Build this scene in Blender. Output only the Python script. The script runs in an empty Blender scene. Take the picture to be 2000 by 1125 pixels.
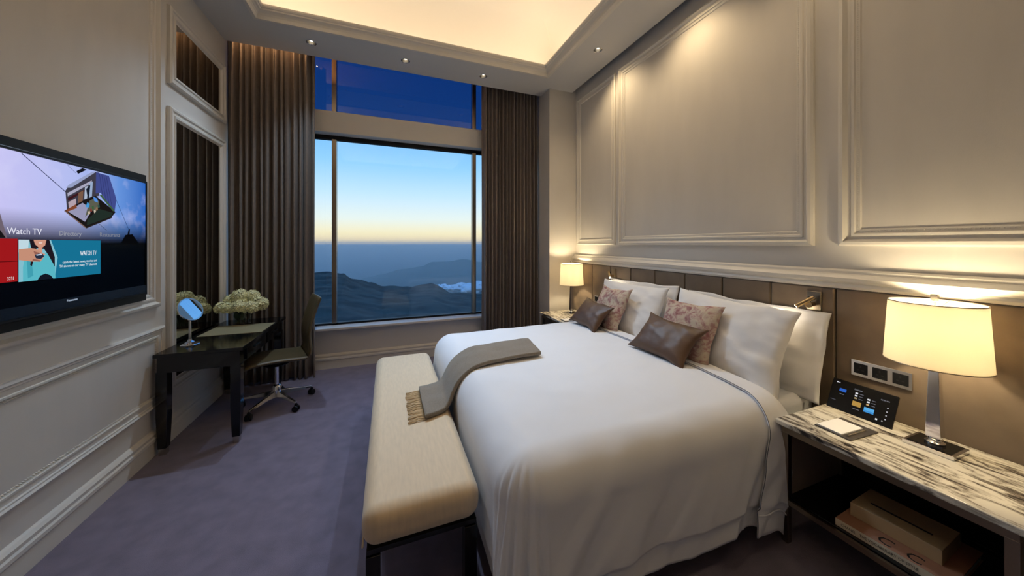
import bpy, bmesh, math, random
from mathutils import Vector, Matrix, noise
random.seed(7)
R = math.radians
scn = bpy.context.scene
col = scn.collection

# ------------------------------------------------------------------ camera
cd = bpy.data.cameras.new('camera'); cam = bpy.data.objects.new('camera', cd); col.objects.link(cam)
cam.location = (0, 0, 1.6); cam.rotation_euler = (R(90), 0, R(-20.84))
cd.sensor_width = 36; cd.sensor_fit = 'HORIZONTAL'; cd.lens = 638 / 2000 * 36
cd.shift_y = (475.8 - 562.5) / 2000; cd.clip_start = .02; cd.clip_end = 60000
scn.camera = cam

# ------------------------------------------------------------------ sky
SKY = 1.17
wd = bpy.data.worlds.new('dusk_sky'); scn.world = wd; wd.use_nodes = True
nt = wd.node_tree; nt.nodes.clear()
tc = nt.nodes.new('ShaderNodeTexCoord'); sx = nt.nodes.new('ShaderNodeSeparateXYZ')
mr = nt.nodes.new('ShaderNodeMapRange'); mr.inputs[1].default_value = -.1; mr.inputs[2].default_value = 1.0
rp = nt.nodes.new('ShaderNodeValToRGB'); bg = nt.nodes.new('ShaderNodeBackground'); ow = nt.nodes.new('ShaderNodeOutputWorld')
nt.links.new(tc.outputs['Generated'], sx.inputs[0]); nt.links.new(sx.outputs[2], mr.inputs[0])
nt.links.new(mr.outputs[0], rp.inputs[0]); nt.links.new(rp.outputs[0], bg.inputs[0]); nt.links.new(bg.outputs[0], ow.inputs[0])
bg.inputs[1].default_value = SKY
def lin(c): return tuple(((x/255)/12.92 if x/255 <= .04045 else ((x/255+.055)/1.055)**2.4) for x in c)
stops = [(-.10, (60, 95, 125)), (-.02, (120, 135, 150)), (-.003, (190, 170, 165)), (.004, (232, 206, 160)), (.03, (232, 220, 178)), (.07, (212, 222, 216)),
         (.14, (176, 208, 230)), (.22, (134, 188, 228)), (.30, (104, 168, 224)), (.50, (84, 146, 216)), (1.0, (60, 116, 196))]
el = rp.color_ramp.elements
while len(el) < len(stops): el.new(.5)
for e, (z, c) in zip(el, stops): e.position = (z+.1)/1.1; e.color = (*lin(c), 1)

# ------------------------------------------------------------------ exposure
vs = scn.view_settings
vs.view_transform = 'Standard'; vs.look = 'None'; vs.gamma = 1; vs.use_curve_mapping = False; vs.exposure = 0.32

# ------------------------------------------------------------------ large area lights (cove strips of the ceiling tray)
WARM = (1, .775, .53)
def area(name, loc, size, power, color=WARM, rot=(0, 0, 0)):
    l = bpy.data.lights.new(name, 'AREA'); l.shape = 'RECTANGLE'; l.size, l.size_y = size; l.energy = power; l.color = color
    o = bpy.data.objects.new(name, l); o.location = loc; o.rotation_euler = rot; col.objects.link(o); return o
COVE = 1.85   # watts per metre of strip
area('cove_strip', (-1.235, 1.69, 3.905), (.04, 4.3), COVE*4.3, rot=(R(180), 0, 0))
area('cove_strip', (2.01, 1.69, 3.905), (.04, 4.3), COVE*4.3, rot=(R(180), 0, 0))
area('cove_strip', (.387, 3.91, 3.905), (3.2, .04), COVE*3.2, rot=(R(180), 0, 0))
area('cove_strip', (.387, -.545, 3.905), (3.2, .04), COVE*3.2, rot=(R(180), 0, 0))
area('curtain_pocket_strip', (-1.27, 4.44, 4.11), (.68, .03), 9.0, (1, .55, .25))

# ================================================================== helpers
class B:
    def __init__(s): s.v = []; s.f = []; s.m = []
    def add(s, vs, fs, mi=0):
        o = len(s.v); s.v += [tuple(p) for p in vs]; s.f += [tuple(i+o for i in f) for f in fs]; s.m += [mi]*len(fs); return s
    def box(s, x0, x1, y0, y1, z0, z1, mi=0):
        return s.add([(x0,y0,z0),(x1,y0,z0),(x1,y1,z0),(x0,y1,z0),(x0,y0,z1),(x1,y0,z1),(x1,y1,z1),(x0,y1,z1)],
                     [(3,2,1,0),(4,5,6,7),(0,1,5,4),(1,2,6,5),(2,3,7,6),(3,0,4,7)], mi)
    def lathe(s, prof, n=24, c=(0,0,0), mi=0, M=None, cap=True):
        vs = []
        for r, z in prof:
            for k in range(n):
                a = 2*math.pi*k/n; p = Vector((r*math.cos(a), r*math.sin(a), z))
                if M: p = M @ p
                vs.append((p.x+c[0], p.y+c[1], p.z+c[2]))
        fs = [(i*n+k, i*n+(k+1) % n, (i+1)*n+(k+1) % n, (i+1)*n+k) for i in range(len(prof)-1) for k in range(n)]
        if cap:
            fs.append(tuple(reversed(range(n)))); fs.append(tuple((len(prof)-1)*n+k for k in range(n)))
        return s.add(vs, fs, mi)
    def tube(s, path, r, n=8, mi=0, rs=None):
        path = [Vector(p) for p in path]; vs = []; L = len(path)
        up = Vector((0,0,1))
        for i, p in enumerate(path):
            t = (path[min(i+1,L-1)]-path[max(i-1,0)]).normalized()
            a = t.cross(up)
            if a.length < 1e-3: a = t.cross(Vector((1,0,0)))
            a.normalize(); b = a.cross(t); rr = rs[i] if rs else r
            for k in range(n):
                an = 2*math.pi*k/n; vs.append(p + a*(rr*math.cos(an)) + b*(rr*math.sin(an)))
        fs = [(i*n+k, i*n+(k+1) % n, (i+1)*n+(k+1) % n, (i+1)*n+k) for i in range(L-1) for k in range(n)]
        fs += [tuple(reversed(range(n))), tuple((L-1)*n+k for k in range(n))]
        return s.add(vs, fs, mi)
    def grid(s, nu, nv, fn, mi=0):
        vs = [fn(i/(nu-1), j/(nv-1)) for j in range(nv) for i in range(nu)]
        return s.add(vs, [(j*nu+i, j*nu+i+1, (j+1)*nu+i+1, (j+1)*nu+i) for j in range(nv-1) for i in range(nu-1)], mi)
    def frame(s, pt, rect, prof, mi=0):
        """mitred frame: pt(a,b,h) -> xyz, rect (a0,a1,b0,b1), prof [(inset,height)]"""
        a0, a1, b0, b1 = rect; n = len(prof); vs = []
        for d, h in prof:
            for a, b in ((a0+d,b0+d),(a1-d,b0+d),(a1-d,b1-d),(a0+d,b1-d)): vs.append(pt(a,b,h))
        return s.add(vs, [(i*4+k, i*4+(k+1) % 4, (i+1)*4+(k+1) % 4, (i+1)*4+k) for i in range(n-1) for k in range(4)], mi)
    def extr(s, prof, axis, a0, a1, mi=0):
        """closed profile [(p,q)] extruded along axis 'x' (p=y,q=z) or 'y' (p=x,q=z)"""
        n = len(prof)
        f = (lambda p, q, a: (a, p, q)) if axis == 'x' else (lambda p, q, a: (p, a, q))
        return s.add([f(p,q,a0) for p,q in prof]+[f(p,q,a1) for p,q in prof],
                     [(k,(k+1) % n,n+(k+1) % n,n+k) for k in range(n)]+[tuple(range(n-1,-1,-1)), tuple(range(n,2*n))], mi)
    def build(s, name, mats, parent=None, smooth=False, bevel=0, seg=2, world=False, sub=0, solid=0, auto=None):
        vs_ = s.v
        if parent is not None and world:
            L = parent.location; vs_ = [(x-L[0], y-L[1], z-L[2]) for x, y, z in s.v]
        me = bpy.data.meshes.new(name); me.from_pydata(vs_, [], s.f)
        mats = mats if isinstance(mats, (list, tuple)) else [mats]
        for m in mats: me.materials.append(m)
        if len(mats) > 1: me.polygons.foreach_set('material_index', s.m)
        bm = bmesh.new(); bm.from_mesh(me); bmesh.ops.recalc_face_normals(bm, faces=bm.faces); bm.to_mesh(me); bm.free()
        if smooth: me.polygons.foreach_set('use_smooth', [True]*len(me.polygons))
        o = bpy.data.objects.new(name, me); col.objects.link(o)
        if parent is not None: o.parent = parent
        if auto: me.set_sharp_from_angle(angle=R(auto))
        if solid:
            md = o.modifiers.new('thickness', 'SOLIDIFY'); md.thickness = solid; md.offset = -1
        if bevel:
            md = o.modifiers.new('bevel', 'BEVEL'); md.width = bevel; md.segments = seg; md.limit_method = 'ANGLE'; md.angle_limit = R(35)
            if not smooth:
                me.polygons.foreach_set('use_smooth', [True]*len(me.polygons)); md.harden_normals = False
                me.set_sharp_from_angle(angle=R(35)); md.harden_normals = True
        if sub:
            md = o.modifiers.new('sub', 'SUBSURF'); md.levels = sub; md.render_levels = sub
        return o
def tag(o, label=None, cat=None, group=None, kind=None):
    if label: o['label'] = label
    if cat: o['category'] = cat
    if group: o['group'] = group
    if kind: o['kind'] = kind
    return o
def empty(name, loc, label=None, cat=None, group=None, kind=None):
    o = bpy.data.objects.new(name, None); o.empty_display_size = .05; o.location = loc; col.objects.link(o)
    return tag(o, label, cat, group, kind)
def copy_tree(o, parent=None):
    c = o.copy(); col.objects.link(c); c.parent = parent
    for ch in list(o.children): copy_tree(ch, c)
    return c
def text(body, size, M, m, parent, align='LEFT', name='lettering', xs=1.0):
    cu = bpy.data.curves.new(name, 'FONT'); cu.body = body; cu.size = size; cu.align_x = align; cu.extrude = .0002; cu.resolution_u = 2
    tmp = bpy.data.objects.new('tmp', cu); col.objects.link(tmp); bpy.context.view_layer.update()
    me = bpy.data.meshes.new_from_object(tmp.evaluated_get(bpy.context.evaluated_depsgraph_get())); me.name = name
    bpy.data.objects.remove(tmp); me.materials.clear(); me.materials.append(m)
    o = bpy.data.objects.new(name, me); col.objects.link(o); o.parent = parent
    o.matrix_basis = M @ Matrix.Diagonal((xs, 1, 1, 1)); return o
def basis(loc, xa, ya):
    x = Vector(xa).normalized(); z = x.cross(Vector(ya)).normalized(); y = z.cross(x)
    return Matrix(((x.x,y.x,z.x,loc[0]),(x.y,y.y,z.y,loc[1]),(x.z,y.z,z.z,loc[2]),(0,0,0,1)))

# ------------------------------------------------------------------ materials
def mat(name, c, rough=.6, metal=0, var=0, vscale=8, bump=0, bscale=60, sheen=0, stretch=None, emit=None, es=0, coat=0, spec=None, trans=0, ior=None):
    m = bpy.data.materials.new(name); m.use_nodes = True; n = m.node_tree; b = n.nodes['Principled BSDF']
    b.inputs['Base Color'].default_value = (*c, 1); b.inputs['Roughness'].default_value = rough; b.inputs['Metallic'].default_value = metal
    if sheen: b.inputs['Sheen Weight'].default_value = sheen; b.inputs['Sheen Roughness'].default_value = .4
    if coat: b.inputs['Coat Weight'].default_value = coat
    if spec is not None: b.inputs['Specular IOR Level'].default_value = spec
    if trans: b.inputs['Transmission Weight'].default_value = trans
    if ior: b.inputs['IOR'].default_value = ior
    if emit: b.inputs['Emission Color'].default_value = (*emit, 1); b.inputs['Emission Strength'].default_value = es
    if var or bump:
        t = n.nodes.new('ShaderNodeTexCoord'); mp = n.nodes.new('ShaderNodeMapping'); n.links.new(t.outputs['Object'], mp.inputs[0])
        if stretch: mp.inputs['Scale'].default_value = stretch
    if var:
        tx = n.nodes.new('ShaderNodeTexNoise'); tx.inputs['Scale'].default_value = vscale; tx.inputs['Detail'].default_value = 5
        n.links.new(mp.outputs[0], tx.inputs[0])
        r = n.nodes.new('ShaderNodeValToRGB'); r.color_ramp.elements[0].position = .3; r.color_ramp.elements[1].position = .7
        r.color_ramp.elements[0].color = (*[x*(1-var) for x in c], 1); r.color_ramp.elements[1].color = (*[min(1, x*(1+var)) for x in c], 1)
        n.links.new(tx.outputs[0], r.inputs[0]); n.links.new(r.outputs[0], b.inputs['Base Color'])
    if bump:
        t2 = n.nodes.new('ShaderNodeTexNoise'); t2.inputs['Scale'].default_value = bscale; t2.inputs['Detail'].default_value = 3
        bp = n.nodes.new('ShaderNodeBump'); bp.inputs['Strength'].default_value = bump; bp.inputs['Distance'].default_value = .004
        n.links.new(mp.outputs[0], t2.inputs[0]); n.links.new(t2.outputs[0], bp.inputs['Height']); n.links.new(bp.outputs[0], b.inputs['Normal'])
    return m
def emis(name, c, s=1):
    m = bpy.data.materials.new(name); m.use_nodes = True; n = m.node_tree; n.nodes.clear()
    e = n.nodes.new('ShaderNodeEmission'); e.inputs[0].default_value = (*c, 1); e.inputs[1].default_value = s
    o = n.nodes.new('ShaderNodeOutputMaterial'); n.links.new(e.outputs[0], o.inputs[0]); return m
def pane_mat(name, tint):
    m = bpy.data.materials.new(name); m.use_nodes = True; n = m.node_tree; n.nodes.clear()
    tr = n.nodes.new('ShaderNodeBsdfTransparent'); tr.inputs[0].default_value = (*tint, 1)
    gl = n.nodes.new('ShaderNodeBsdfGlossy'); gl.inputs['Roughness'].default_value = 0
    fr = n.nodes.new('ShaderNodeFresnel'); fr.inputs[0].default_value = 1.58
    ge = n.nodes.new('ShaderNodeNewGeometry'); iv = n.nodes.new('ShaderNodeMath'); iv.operation = 'SUBTRACT'; iv.inputs[0].default_value = 1
    mu = n.nodes.new('ShaderNodeMath'); mu.operation = 'MULTIPLY'
    n.links.new(ge.outputs['Backfacing'], iv.inputs[1]); n.links.new(fr.outputs[0], mu.inputs[0]); n.links.new(iv.outputs[0], mu.inputs[1])
    mx = n.nodes.new('ShaderNodeMixShader'); o = n.nodes.new('ShaderNodeOutputMaterial')
    n.links.new(mu.outputs[0], mx.inputs[0]); n.links.new(tr.outputs[0], mx.inputs[1]); n.links.new(gl.outputs[0], mx.inputs[2]); n.links.new(mx.outputs[0], o.inputs[0])
    return m
M = {}
M['wall'] = mat('cream_wall_paint', (.66, .622, .57), .55, var=.03, vscale=2, bump=.04, bscale=300)
M['panel'] = mat('cream_wall_fabric', (.63, .59, .535), .75, var=.03, vscale=6, bump=.1, bscale=500, stretch=(1, 1, .25))
M['mould'] = mat('satin_moulding_paint', (.69, .65, .585), .38)
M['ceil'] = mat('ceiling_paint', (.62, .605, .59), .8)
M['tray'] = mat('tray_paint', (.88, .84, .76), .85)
M['carpet'] = mat('mauve_carpet', (.188, .157, .218), .95, var=.16, vscale=9, bump=.9, bscale=420, sheen=.25)
M['curtain'] = mat('taupe_curtain', (.185, .148, .122), .75, var=.08, vscale=30, bump=.15, bscale=400, sheen=.25)
M['head'] = mat('taupe_suede', (.172, .125, .085), .75, var=.13, vscale=7, sheen=.35, bump=.06, bscale=250)
M['white'] = mat('white_cotton', (.82, .83, .87), .8, bump=.05, bscale=700, sheen=.1)
M['pillow'] = mat('white_pillow_cotton', (.84, .83, .83), .8, bump=.05, bscale=700, sheen=.1)
M['bench'] = mat('cream_bench_velvet', (.70, .545, .36), .7, var=.05, vscale=14, stretch=(6, 1, 1), sheen=.3, bump=.05, bscale=300)
M['throw'] = mat('grey_wool', (.25, .205, .155), .9, var=.14, vscale=120, bump=.5, bscale=500, sheen=.3)
M['fringe'] = mat('tan_wool', (.62, .43, .23), .9)
M['satin'] = mat('brown_satin', (.100, .050, .025), .48, var=.08, vscale=10)
M['pipe'] = mat('navy_piping', (.09, .10, .14), .7)
M['black'] = mat('black_lacquer', (.004, .004, .0045), .12)
M['blackmat'] = mat('black_satin_plastic', (.009, .009, .010), .42, spec=.2)
M['dark'] = mat('dark_metal', (.02, .018, .016), .35, metal=.7)
M['bronze'] = mat('bronze_metal', (.34, .29, .23), .28, metal=1)
M['brass'] = mat('aged_brass', (.62, .45, .24), .22, metal=1)
M['chrome'] = mat('chrome', (.82, .82, .83), .09, metal=1)
M['nickel'] = mat('brushed_nickel', (.62, .59, .54), .25, metal=1)
M['leather'] = mat('olive_leather', (.105, .078, .036), .42, var=.1, vscale=12, bump=.08, bscale=250)
M['mat'] = mat('desk_mat_leather', (.27, .235, .135), .5, var=.05)
M['mirror'] = mat('mirror_glass', (.60, .58, .53), .01, metal=1)
M['vmirror'] = mat('vanity_mirror_glass', (.9, .9, .92), .01, metal=1)
M['petal'] = mat('cream_green_petal', (.82, .78, .46), .65, var=.25, vscale=30)
M['leaf'] = mat('dark_green_leaf', (.03, .06, .015), .5, var=.3, vscale=20)
M['glassv'] = mat('clear_glass', (.9, .95, .92), .0, trans=1, ior=1.3)
M['paper'] = mat('paper', (.85, .82, .78), .7)
M['folder'] = mat('grey_leather_folder', (.055, .045, .038), .55)
M['bookw'] = mat('cream_paper_cover', (.62, .55, .42), .6)
M['booko'] = mat('tan_cover', (.50, .36, .20), .55)
M['bookr'] = mat('terracotta_cover', (.42, .21, .13), .55)
M['ink'] = mat('black_ink', (.01, .01, .01), .6)
M['pane'] = pane_mat('clear_pane', (.97, .98, .985))
M['tint'] = pane_mat('deep_blue_tinted_pane', (.17, .27, .42))
M['bulb'] = emis('bulb_glow', (1, .86, .62), 25)
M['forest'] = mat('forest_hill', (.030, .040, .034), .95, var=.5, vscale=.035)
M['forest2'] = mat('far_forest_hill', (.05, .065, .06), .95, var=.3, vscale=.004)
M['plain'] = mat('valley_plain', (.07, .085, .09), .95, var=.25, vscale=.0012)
M['cloud'] = mat('cloud_white', (.85, .86, .88), 1.0)

def marble():
    m = mat('white_marble_dark_veins', (.7, .66, .56), .16); n = m.node_tree; b = n.nodes['Principled BSDF']
    t = n.nodes.new('ShaderNodeTexCoord'); mp = n.nodes.new('ShaderNodeMapping'); mp.inputs['Rotation'].default_value = (0, 0, R(33)); mp.inputs['Scale'].default_value = (6.0, 1.5, 3)
    n.links.new(t.outputs['Object'], mp.inputs[0])
    a = n.nodes.new('ShaderNodeTexNoise'); a.inputs['Scale'].default_value = 3.2; a.inputs['Detail'].default_value = 8; a.inputs['Roughness'].default_value = .68; a.inputs['Distortion'].default_value = 1.3
    n.links.new(mp.outputs[0], a.inputs[0])
    r = n.nodes.new('ShaderNodeValToRGB'); e = r.color_ramp.elements
    e[0].position = .36; e[0].color = (.035, .028, .024, 1); e[1].position = .55; e[1].color = (.74, .69, .58, 1)
    k = e.new(.43); k.color = (.20, .165, .13, 1); k = e.new(.49); k.color = (.52, .47, .38, 1)
    n.links.new(a.outputs[0], r.inputs[0]); n.links.new(r.outputs[0], b.inputs['Base Color']); return m
M['marble'] = marble()
def toile():
    m = mat('rose_toile_linen', (.6, .5, .4), .8, bump=.2, bscale=500); n = m.node_tree; b = n.nodes['Principled BSDF']
    t = n.nodes.new('ShaderNodeTexCoord')
    a = n.nodes.new('ShaderNodeTexNoise'); a.inputs['Scale'].default_value = 15; a.inputs['Detail'].default_value = 6; a.inputs['Distortion'].default_value = 1.6; a.inputs['Roughness'].default_value = .6
    v = n.nodes.new('ShaderNodeTexVoronoi'); v.inputs['Scale'].default_value = 16; v.feature = 'SMOOTH_F1'
    n.links.new(t.outputs['Object'], a.inputs[0]); n.links.new(t.outputs['Object'], v.inputs[0])
    mx = n.nodes.new('ShaderNodeMath'); mx.operation = 'MULTIPLY_ADD'; mx.inputs[1].default_value = .35; n.links.new(v.outputs[0], mx.inputs[0]); n.links.new(a.outputs[0], mx.inputs[2])
    r = n.nodes.new('ShaderNodeValToRGB'); e = r.color_ramp.elements
    e[0].position = .56; e[0].color = (.56, .47, .36, 1); e[1].position = .86; e[1].color = (.27, .10, .10, 1)
    k = e.new(.66); k.color = (.50, .37, .30, 1); k = e.new(.71); k.color = (.40, .235, .21, 1)
    n.links.new(mx.outputs[0], r.inputs[0]); n.links.new(r.outputs[0], b.inputs['Base Color']); return m
M['toile'] = toile()
def shade_mat():
    m = bpy.data.materials.new('lamp_shade_linen'); m.use_nodes = True; n = m.node_tree; n.nodes.clear()
    d = n.nodes.new('ShaderNodeBsdfDiffuse'); d.inputs[0].default_value = (.80, .76, .68, 1)
    t = n.nodes.new('ShaderNodeBsdfTranslucent'); t.inputs[0].default_value = (.84, .78, .66, 1)
    mx = n.nodes.new('ShaderNodeMixShader'); mx.inputs[0].default_value = .5; o = n.nodes.new('ShaderNodeOutputMaterial')
    n.links.new(d.outputs[0], mx.inputs[1]); n.links.new(t.outputs[0], mx.inputs[2]); n.links.new(mx.outputs[0], o.inputs[0]); return m
M['shade'] = shade_mat()

# ================================================================== dimensions
XL, XR, YW, YR = -1.66, 2.60, 4.75, -1.6       # left wall, right wall, window wall, rear wall
ZS, ZT = 3.82, 4.55                            # soffit, tray ceiling
GY = 4.88                                      # glass plane

# ================================================================== structure
tag(B().box(XL-.2, XR+.2, YR-.2, YW+.35, -.15, 0).build('floor', M['carpet']), 'mauve grey carpet covering the bedroom floor', kind='structure')
wl = tag(B().box(XL-.2, XL, YR-.2, YW+.35, 0, 4.6).build('wall_left', M['wall']), 'cream panelled wall carrying the television', kind='structure')
wr = tag(B().box(XR, XR+.2, YR-.2, YW+.35, 0, 4.6).build('wall_right', M['wall']), 'cream panelled wall behind the headboard', kind='structure')
tag(B().box(XL-.2, XR+.2, YR-.2, YR, 0, 4.6).build('wall_front', M['wall']), 'plain cream wall behind the camera', kind='structure')
wb = B().box(XL, XR, YW, YW+.35, 0, .50).box(XL, XR, YW, YW+.35, 4.20, 4.6)
wb = tag(wb.build('wall_back', M['wall']), 'low cream wall under the window', kind='structure')
tag(B().box(2.165, XR, 4.18, YW+.35, 0, 4.5).build('wall_pier', M['wall']), 'narrow cream pier between curtain and bed wall', kind='structure')

# soffit with the tray opening
ox0, ox1, oy0, oy1 = -1.21, 1.985, -.52, 3.885
SX1, SY1 = 2.54, 4.45
xs = [XL, ox0, ox1, SX1]; ys = [YR, oy0, oy1, SY1]
sb = B()
for i in range(3):
    for j in range(3):
        if (i, j) != (1, 1): pass
sv = [(x, y, z) for z in (ZS, ZS+.07) for y in ys for x in xs]
sf = []
for j in range(3):
    for i in range(3):
        if (i, j) == (1, 1): continue
        a = j*4+i; sf += [(a, a+4, a+5, a+1), (a+16, a+17, a+21, a+20)]
ring = lambda idx: [(a, b, b+16, a+16) for a, b in zip(idx, idx[1:]+idx[:1])]
sf += ring([0, 1, 2, 3, 7, 11, 15, 14, 13, 12, 8, 4]); sf += ring([5, 6, 10, 9])
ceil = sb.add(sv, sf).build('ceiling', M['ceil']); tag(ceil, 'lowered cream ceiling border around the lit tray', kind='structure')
DL = [(-.79, 4.165), (.203, 4.17), (1.187, 4.185), (2.254, 3.149), (2.254, 2.15), (2.254, 1.15), (2.254, .15)]
cut = B()
for x, y in DL: cut.lathe([(.043, ZS-.05), (.043, ZS+.055)], 24, (x, y, 0))
cut = cut.build('cutter', M['ceil'])
bm_ = ceil.modifiers.new('holes', 'BOOLEAN'); bm_.object = cut; bm_.operation = 'DIFFERENCE'; bm_.solver = 'EXACT'
dg = bpy.context.evaluated_depsgraph_get(); me = bpy.data.meshes.new_from_object(ceil.evaluated_get(dg))
ceil.modifiers.clear(); ceil.data = me; bpy.data.objects.remove(cut)
tr = B()
tx0, tx1, ty0, ty1 = -1.42, 2.19, -.73, 4.10
tr.box(XL-.2, XR+.2, YR-.2, YW+.35, ZT-.001, 4.65)
cr_ = .46
tprof = [(0, ZS+.07), (0, ZT-cr_)]+[(cr_*(1-math.cos(a*math.pi/24)), ZT-cr_+cr_*math.sin(a*math.pi/24)) for a in range(1, 13)]
tr.frame(lambda a, b, h: (a, b, h), (tx0, tx1, ty0, ty1), tprof)
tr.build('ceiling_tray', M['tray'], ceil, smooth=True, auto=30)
cp = [(-.02, 3.82), (-.02, 3.806), (.008, 3.806), (.012, 3.82), (.016, 3.838), (.026, 3.856), (.042, 3.869), (.058, 3.875), (.060, 3.888), (.070, 3.892), (.078, 3.905), (.078, 3.922), (.055, 3.922), (.055, 3.90), (-.005, 3.90)]
B().frame(lambda a, b, h: (a, b, h), (ox0, ox1, oy0, oy1), cp).build('crown_moulding', M['mould'], ceil)

# mouldings
PW = lambda a, b, h: (XL+h, a, b)              # on the left wall
PR = lambda a, b, h: (XR-h, a, b)              # on the right wall
big = [(0, 0), (0, .020), (.010, .030), (.026, .034), (.036, .022), (.042, .014), (.056, .014), (.060, .020), (.072, .020), (.078, .012), (.096, .010), (.100, .004), (.104, 0)]
med = [(0, 0), (0, .016), (.012, .024), (.022, .016), (.030, .016), (.036, .010), (.06, .008), (.064, .014), (.074, .014), (.082, 0)]
slim = [(0, 0), (0, .018), (.012, .026), (.028, .018), (.034, .024), (.050, .020), (.066, .008), (.07, 0)]
def beads(pt, rect, d, h, pitch=.013, w=.012):
    """row of little pearls along the inner edge of a frame"""
    b = B(); a0, a1, b0, b1 = rect[0]+d, rect[1]-d, rect[2]+d, rect[3]-d
    for (p, q) in (((a0, b0), (a1, b0)), ((a1, b0), (a1, b1)), ((a1, b1), (a0, b1)), ((a0, b1), (a0, b0))):
        L = math.dist(p, q); n = int(L/pitch); dx, dy = (q[0]-p[0])/L, (q[1]-p[1])/L
        for k in range(n):
            t = (k+.5)*L/n; c = (p[0]+dx*t, p[1]+dy*t); r = pitch*.42; s = w/2
            vs = [pt(c[0]-dx*r-dy*s, c[1]-dy*r+dx*s, 0), pt(c[0]+dx*r-dy*s, c[1]+dy*r+dx*s, 0), pt(c[0]+dx*r+dy*s, c[1]+dy*r-dx*s, 0), pt(c[0]-dx*r+dy*s, c[1]-dy*r-dx*s, 0), pt(c[0], c[1], h+.006)]
            b.add(vs, [(0, 1, 4), (1, 2, 4), (2, 3, 4), (3, 0, 4)])
    return b
def wall_frame(wall, pt, rect, prof, bead=True):
    o = B().frame(pt, rect, prof).build('panel_moulding', M['mould'], wall)
    ins = prof[-1][0]
    B().add([pt(rect[0]+ins-.004, rect[2]+ins-.004, .003), pt(rect[1]-ins+.004, rect[2]+ins-.004, .003), pt(rect[1]-ins+.004, rect[3]-ins+.004, .003), pt(rect[0]+ins-.004, rect[3]-ins+.004, .003)], [(0, 1, 2, 3)]).build('panel_field', M['panel'], wall)
    if bead:
        bo = beads(pt, rect, .087, .010).build('bead_row', M['mould'], o); bo['kind'] = 'stuff'
    return o
wall_frame(wr, PR, (3.27, 4.12, 1.585, 3.68), med, False)
wall_frame(wr, PR, (1.285, 3.20, 1.585, 3.68), big)
wall_frame(wr, PR, (-1.3, 1.16, 1.585, 3.68), big)
wall_frame(wl, PW, (.90, 3.325, 1.118, 3.70), big)
wall_frame(wl, PW, (.90, 3.385, .355, .955), med)
# ledge rail above the headboard
B().extr([(XR, 1.33), (XR-.052, 1.33), (XR-.058, 1.345), (XR-.050, 1.362), (XR-.062, 1.375), (XR-.066, 1.395), (XR-.050, 1.412), (XR-.034, 1.420), (XR-.030, 1.435), (XR-.012, 1.445), (XR, 1.445)], 'y', YR, 4.18).build('ledge_moulding', M['mould'], wr)
bbp = lambda s, x0: [(x0, 0), (x0+s*.022, 0), (x0+s*.022, .105), (x0+s*.030, .115), (x0+s*.030, .135), (x0+s*.022, .145), (x0+s*.024, .165), (x0+s*.012, .180), (x0, .19)]
tag(B().extr(bbp(1, XL), 'y', YR, YW).build('baseboard_left', M['mould']), kind='structure')
tag(B().extr(bbp(-1, YW), 'x', XL+.03, 2.165).build('baseboard_back', M['mould']), kind='structure')

# window
wn = empty('window_1', (0, GY, .53), 'tall window with dark mullions and a cream transom beam', kind='structure')
B().box(XL, 2.165, 4.665, GY+.06, .50, .53).build('window_sill', M['wall'], wn, bevel=.006, world=True)
B().box(XL, 2.165, 4.715, GY+.05, 3.02, 3.295).build('transom_beam', M['wall'], wn, bevel=.008, world=True)
for z0, z1 in ((.53, .556), (2.965, 3.02)):
    B().box(XL, 2.165, GY-.03, GY+.03, z0, z1).build('frame_rail', M['blackmat'], wn, world=True)
B().box(XL, 2.165, GY-.03, GY+.03, 3.295, 3.31).build('frame_rail', M['blackmat'], wn, world=True)
MX = (-.655, 1.225)
for x in MX:
    for z0, z1 in ((.556, 2.965), (3.31, 4.20)):
        B().box(x-.028, x+.028, GY-.06, GY+.03, z0, z1).build('mullion', M['bronze'], wn, bevel=.004, world=True)
edges = [XL, MX[0], MX[1], 2.165]
for a, b in zip(edges, edges[1:]):
    a2 = a if a == XL else a+.028; b2 = b if b == 2.165 else b-.028
    B().box(a2, b2, GY-.006, GY+.006, .556, 2.965).build('pane', M['pane'], wn, world=True)
    B().box(a2, b2, GY-.006, GY+.006, 3.31, 4.20).build('tinted_pane', M['tint'], wn, world=True)

# ================================================================== landscape outside
def lerp(pts, x):
    if x <= pts[0][0]: return pts[0][1]
    for (x0, z0), (x1, z1) in zip(pts, pts[1:]):
        if x <= x1:
            t = (x-x0)/(x1-x0); t = t*t*(3-2*t); return z0+(z1-z0)*t
    return pts[-1][1]
NR = [(-900, -40), (-500, -75), (-300, -62), (-171, -58), (-139, -54), (-124, -52), (-100, -52), (-80, -55), (-62, -66), (-32, -74), (-6, -83), (46, -86), (88, -84), (132, -103), (197, -111), (266, -121), (345, -113), (600, -90), (1000, -60)]
FR = [(-4000, -300), (-2000, -420), (-696, -397), (-355, -374), (-165, -327), (-67, -295), (131, -249), (337, -228), (441, -185), (585, -189), (777, -159), (986, -200), (1332, -187), (1723, -237), (2600, -160), (4500, -260)]
def near_hill(u, v):
    y = 180+v*900; x = (-500+u*1200)*(.45+.55*min(1, y/700)); xr = x*700/max(y, 300)
    z = lerp(NR, xr if y < 700 else x)
    if y < 700: zz = -52+(z+52)*((y-180)/520)**1.2 - 4*math.sin((y-180)/520*math.pi)
    else: zz = z-(y-700)*.55
    n = noise.fractal(Vector((x*.02, y*.02, 0)), 1, 2, 5)*3.5 + noise.fractal(Vector((x*.12, y*.12, 3)), 1, 2, 3)*1.1
    return (x, y, zz+n)
tag(B().grid(200, 150, near_hill).build('forest_hill', M['forest'], smooth=True), 'dark forested ridge just beyond the window', 'hill')
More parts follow.
